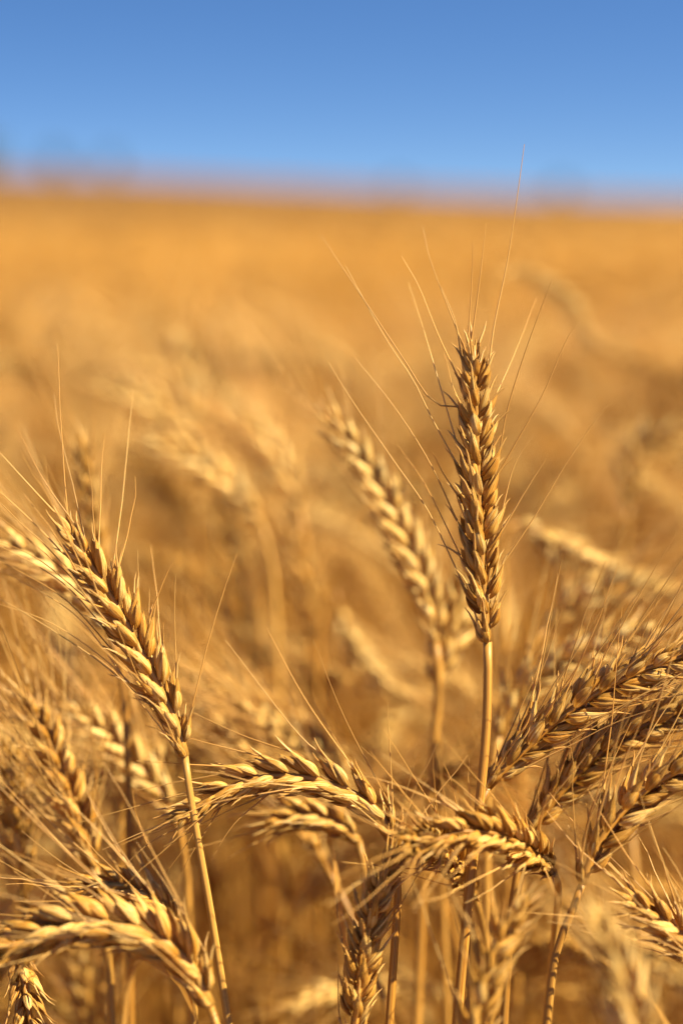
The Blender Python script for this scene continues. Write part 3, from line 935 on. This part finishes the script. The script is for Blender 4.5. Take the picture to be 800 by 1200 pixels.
# the mass of the field nobody could count
def scatter(lod, n, sample, seed, smin=0.93, smax=1.04):
    protos = [proto_plant(s, lod) for s in range(N_KIND)]
    gg = np.random.default_rng(seed)
    X, Y = sample(gg, n)
    n = len(X)
    which = gg.integers(0, N_KIND, n)
    rz = np.where(gg.random(n) < 0.5, gg.uniform(0, 6.283, n), gg.normal(math.pi, 0.9, n))
    sc = gg.uniform(smin, smax, n)
    Z = ground_z(X, Y)
    geo = Geo()
    for k in range(N_KIND):
        V, T, G = protos[k]['geo']
        idx = np.where(which == k)[0]
        if not len(idx):
            continue
        c, s = np.cos(rz[idx]), np.sin(rz[idx])
        tilt = gg.normal(0, 0.05, (len(idx), 2))
        v = V[None] * sc[idx][:, None, None]
        vx = v[..., 0] * c[:, None] - v[..., 1] * s[:, None] + v[..., 2] * tilt[:, :1] + X[idx][:, None]
        vy = v[..., 0] * s[:, None] + v[..., 1] * c[:, None] + v[..., 2] * tilt[:, 1:] + Y[idx][:, None]
        vz = v[..., 2] + Z[idx][:, None]
        # nothing of the mass may lean in between the lens and the sharp plants
        dep = vy * FWD[1] + (vz - CAM_H) * FWD[2]
        hor = np.abs(vx) / np.maximum(dep, 1e-3)
        ver = (vy * UP[1] + (vz - CAM_H) * UP[2]) / np.maximum(dep, 1e-3)
        ok = ~((dep > 0.0) & (dep < 0.60) & (hor < 0.225) & (ver > -0.33)).any(axis=1)
        idx, vx, vy, vz = idx[ok], vx[ok], vy[ok], vz[ok]
        if not len(idx):
            continue
        gc = np.broadcast_to(G[None], (len(idx), *G.shape)).copy()
        gc[..., 2] += gg.random(len(idx))[:, None] * 40
        tt = T[None] + (np.arange(len(idx)) * len(V))[:, None, None]
        geo.add(np.stack([vx, vy, vz], -1).reshape(-1, 3), tt.reshape(-1, 3), gc.reshape(-1, 3))
    return geo


def near_ring(gg, n):
    X, Y = gg.uniform(-1.6, 1.6, n), gg.uniform(-0.2, 3.2, n)
    wedge = np.abs(X) < 0.26 * Y + np.where(Y < 1.1, 0.15, 0.02)
    keep = np.abs(X) < 0.34 * Y + 0.45
    keep &= ~(wedge & (Y < 1.80))
    keep &= ~((np.abs(X) < 0.23 + 0.08 * Y) & (Y < 0.60))
    keep &= (X ** 2 + Y ** 2 > 0.36 ** 2) & (Y > 0.05)
    return X[keep], Y[keep]


def mid_ring(gg, n):
    Y = np.sqrt(gg.uniform(3.2 ** 2, 9 ** 2, n)); X = gg.uniform(-1, 1, n) * (0.40 * Y + 0.5)
    return X, Y


def far_ring(gg, n):
    Y = np.exp(gg.uniform(math.log(9), math.log(60), n)); X = gg.uniform(-1, 1, n) * (0.38 * Y + 1)
    return X, Y


def flank_ring(gg, n):  # short plants mostly out of view, added to shade the lower stems
    Y = gg.uniform(0.55, 1.15, n)
    X = (0.26 * Y + gg.uniform(0.05, 0.18, n)) * np.where(gg.random(n) < 0.6, 1, -1)
    keep = X ** 2 + Y ** 2 > 0.34 ** 2
    return X[keep], Y[keep]


def under_ring(gg, n):  # hidden short plants added to darken and fill the space under the canopy
    Y = np.sqrt(gg.uniform(0.74 ** 2, 1.85 ** 2, n)); X = gg.uniform(-1, 1, n) * (0.26 * Y + 0.05)
    return X, Y


mass = Geo()
for gx_ in (scatter('near', 150, flank_ring, 25, 0.72, 0.88), scatter('near', 380, under_ring, 26, 0.5, 0.76), scatter('near', 6000, near_ring, 21), scatter('far', 7200, mid_ring, 22), scatter('speck', 6000, far_ring, 23, 0.9, 1.02)):
    mass.add(*gx_.arrays())
field = link('wheat_field', mass.mesh('wheat_field', M_FIELD))
tag(field, 'dense golden wheat of the field filling the ground behind and around', 'wheat', kind='stuff')


# ------------------------------------------------------------------ trees on the skyline
M_BARK = plain_material('bark', (0.06, 0.04, 0.025), (0.12, 0.085, 0.055), 8)
M_TREE = plain_material('tree_leaf', (0.035, 0.055, 0.022), (0.075, 0.10, 0.04), 1.3)


def tree(label, px, y, top_py, crown_w, crown_h, seed, n=2600):
    g = np.random.default_rng(seed)
    x = (px - 400) / FP * y
    ztop = CAM_H + (250 - top_py) / FP * y
    z0 = float(ground_z(x, y))
    h = ztop - z0
    root = bpy.data.objects.new('tree', None)
    col.objects.link(root)
    root.location = (x, y, z0 - 0.05)
    tag(root, label, 'tree', 'trees on the skyline')
    tr = Geo()
    tr.add(*tube(spline([(0, 0, 0), (0.1, 0, h * 0.3), (-0.05, 0.1, h * 0.6), (0, 0, h * 0.85)], 8), np.linspace(0.2, 0.04, 8), 7))
    for i in range(6):
        a = i * 1.05 + g.random(); b = h - crown_h * g.uniform(0.55, 0.95)
        e = np.array([math.cos(a), math.sin(a), 0]) * crown_w * 0.36
        tr.add(*tube(spline([(0, 0, b), e * 0.5 + np.array([0, 0, b + 0.4]), e + np.array([0, 0, b + 1.0])], 5), np.linspace(0.08, 0.02, 5), 5))
    link('trunk', tr.mesh('trunk', M_BARK), root)
    cl = g.normal(0, 1, (16, 3)); cl /= np.linalg.norm(cl, axis=1)[:, None]; cl *= g.uniform(0.35, 0.8, (16, 1))
    c = cl[g.integers(0, 16, n)] + g.normal(0, 0.19, (n, 3))
    c = c * np.array([crown_w / 2, crown_w / 2, crown_h / 2]) + np.array([0, 0, h - crown_h / 2])
    a = g.normal(0, 1, (n, 3)); a /= np.linalg.norm(a, axis=1)[:, None]
    b = np.cross(a, g.normal(0, 1, (n, 3))); b /= np.linalg.norm(b, axis=1)[:, None]
    s = g.uniform(0.09, 0.2, (n, 1))
    V = np.stack([c - a * s, c + b * s * 0.5, c + a * s, c - b * s * 0.5], 1).reshape(-1, 3)
    k = np.arange(n)[:, None] * 4
    T = np.concatenate([k + np.array([[0, 1, 2]]), k + np.array([[0, 2, 3]])])
    link('crown', make_mesh('crown', V, T, None, M_TREE, smooth=False), root)


tree('dark green tree cut off by the left edge on the skyline', -40, 160, 150, 12.0, 8.5, 31, 14000)
tree('small faint tree on the skyline, second from the left edge', 72, 185, 178, 1.9, 2.6, 32)
tree('small faint tree on the skyline, third from the left edge', 134, 190, 182, 1.7, 2.4, 33)
tree('tiny faint tree on the skyline above the middle of the field', 466, 190, 212, 1.3, 1.8, 34)
tree('faint tree on the skyline right of the longest awn', 652, 185, 212, 1.7, 2.2, 35)
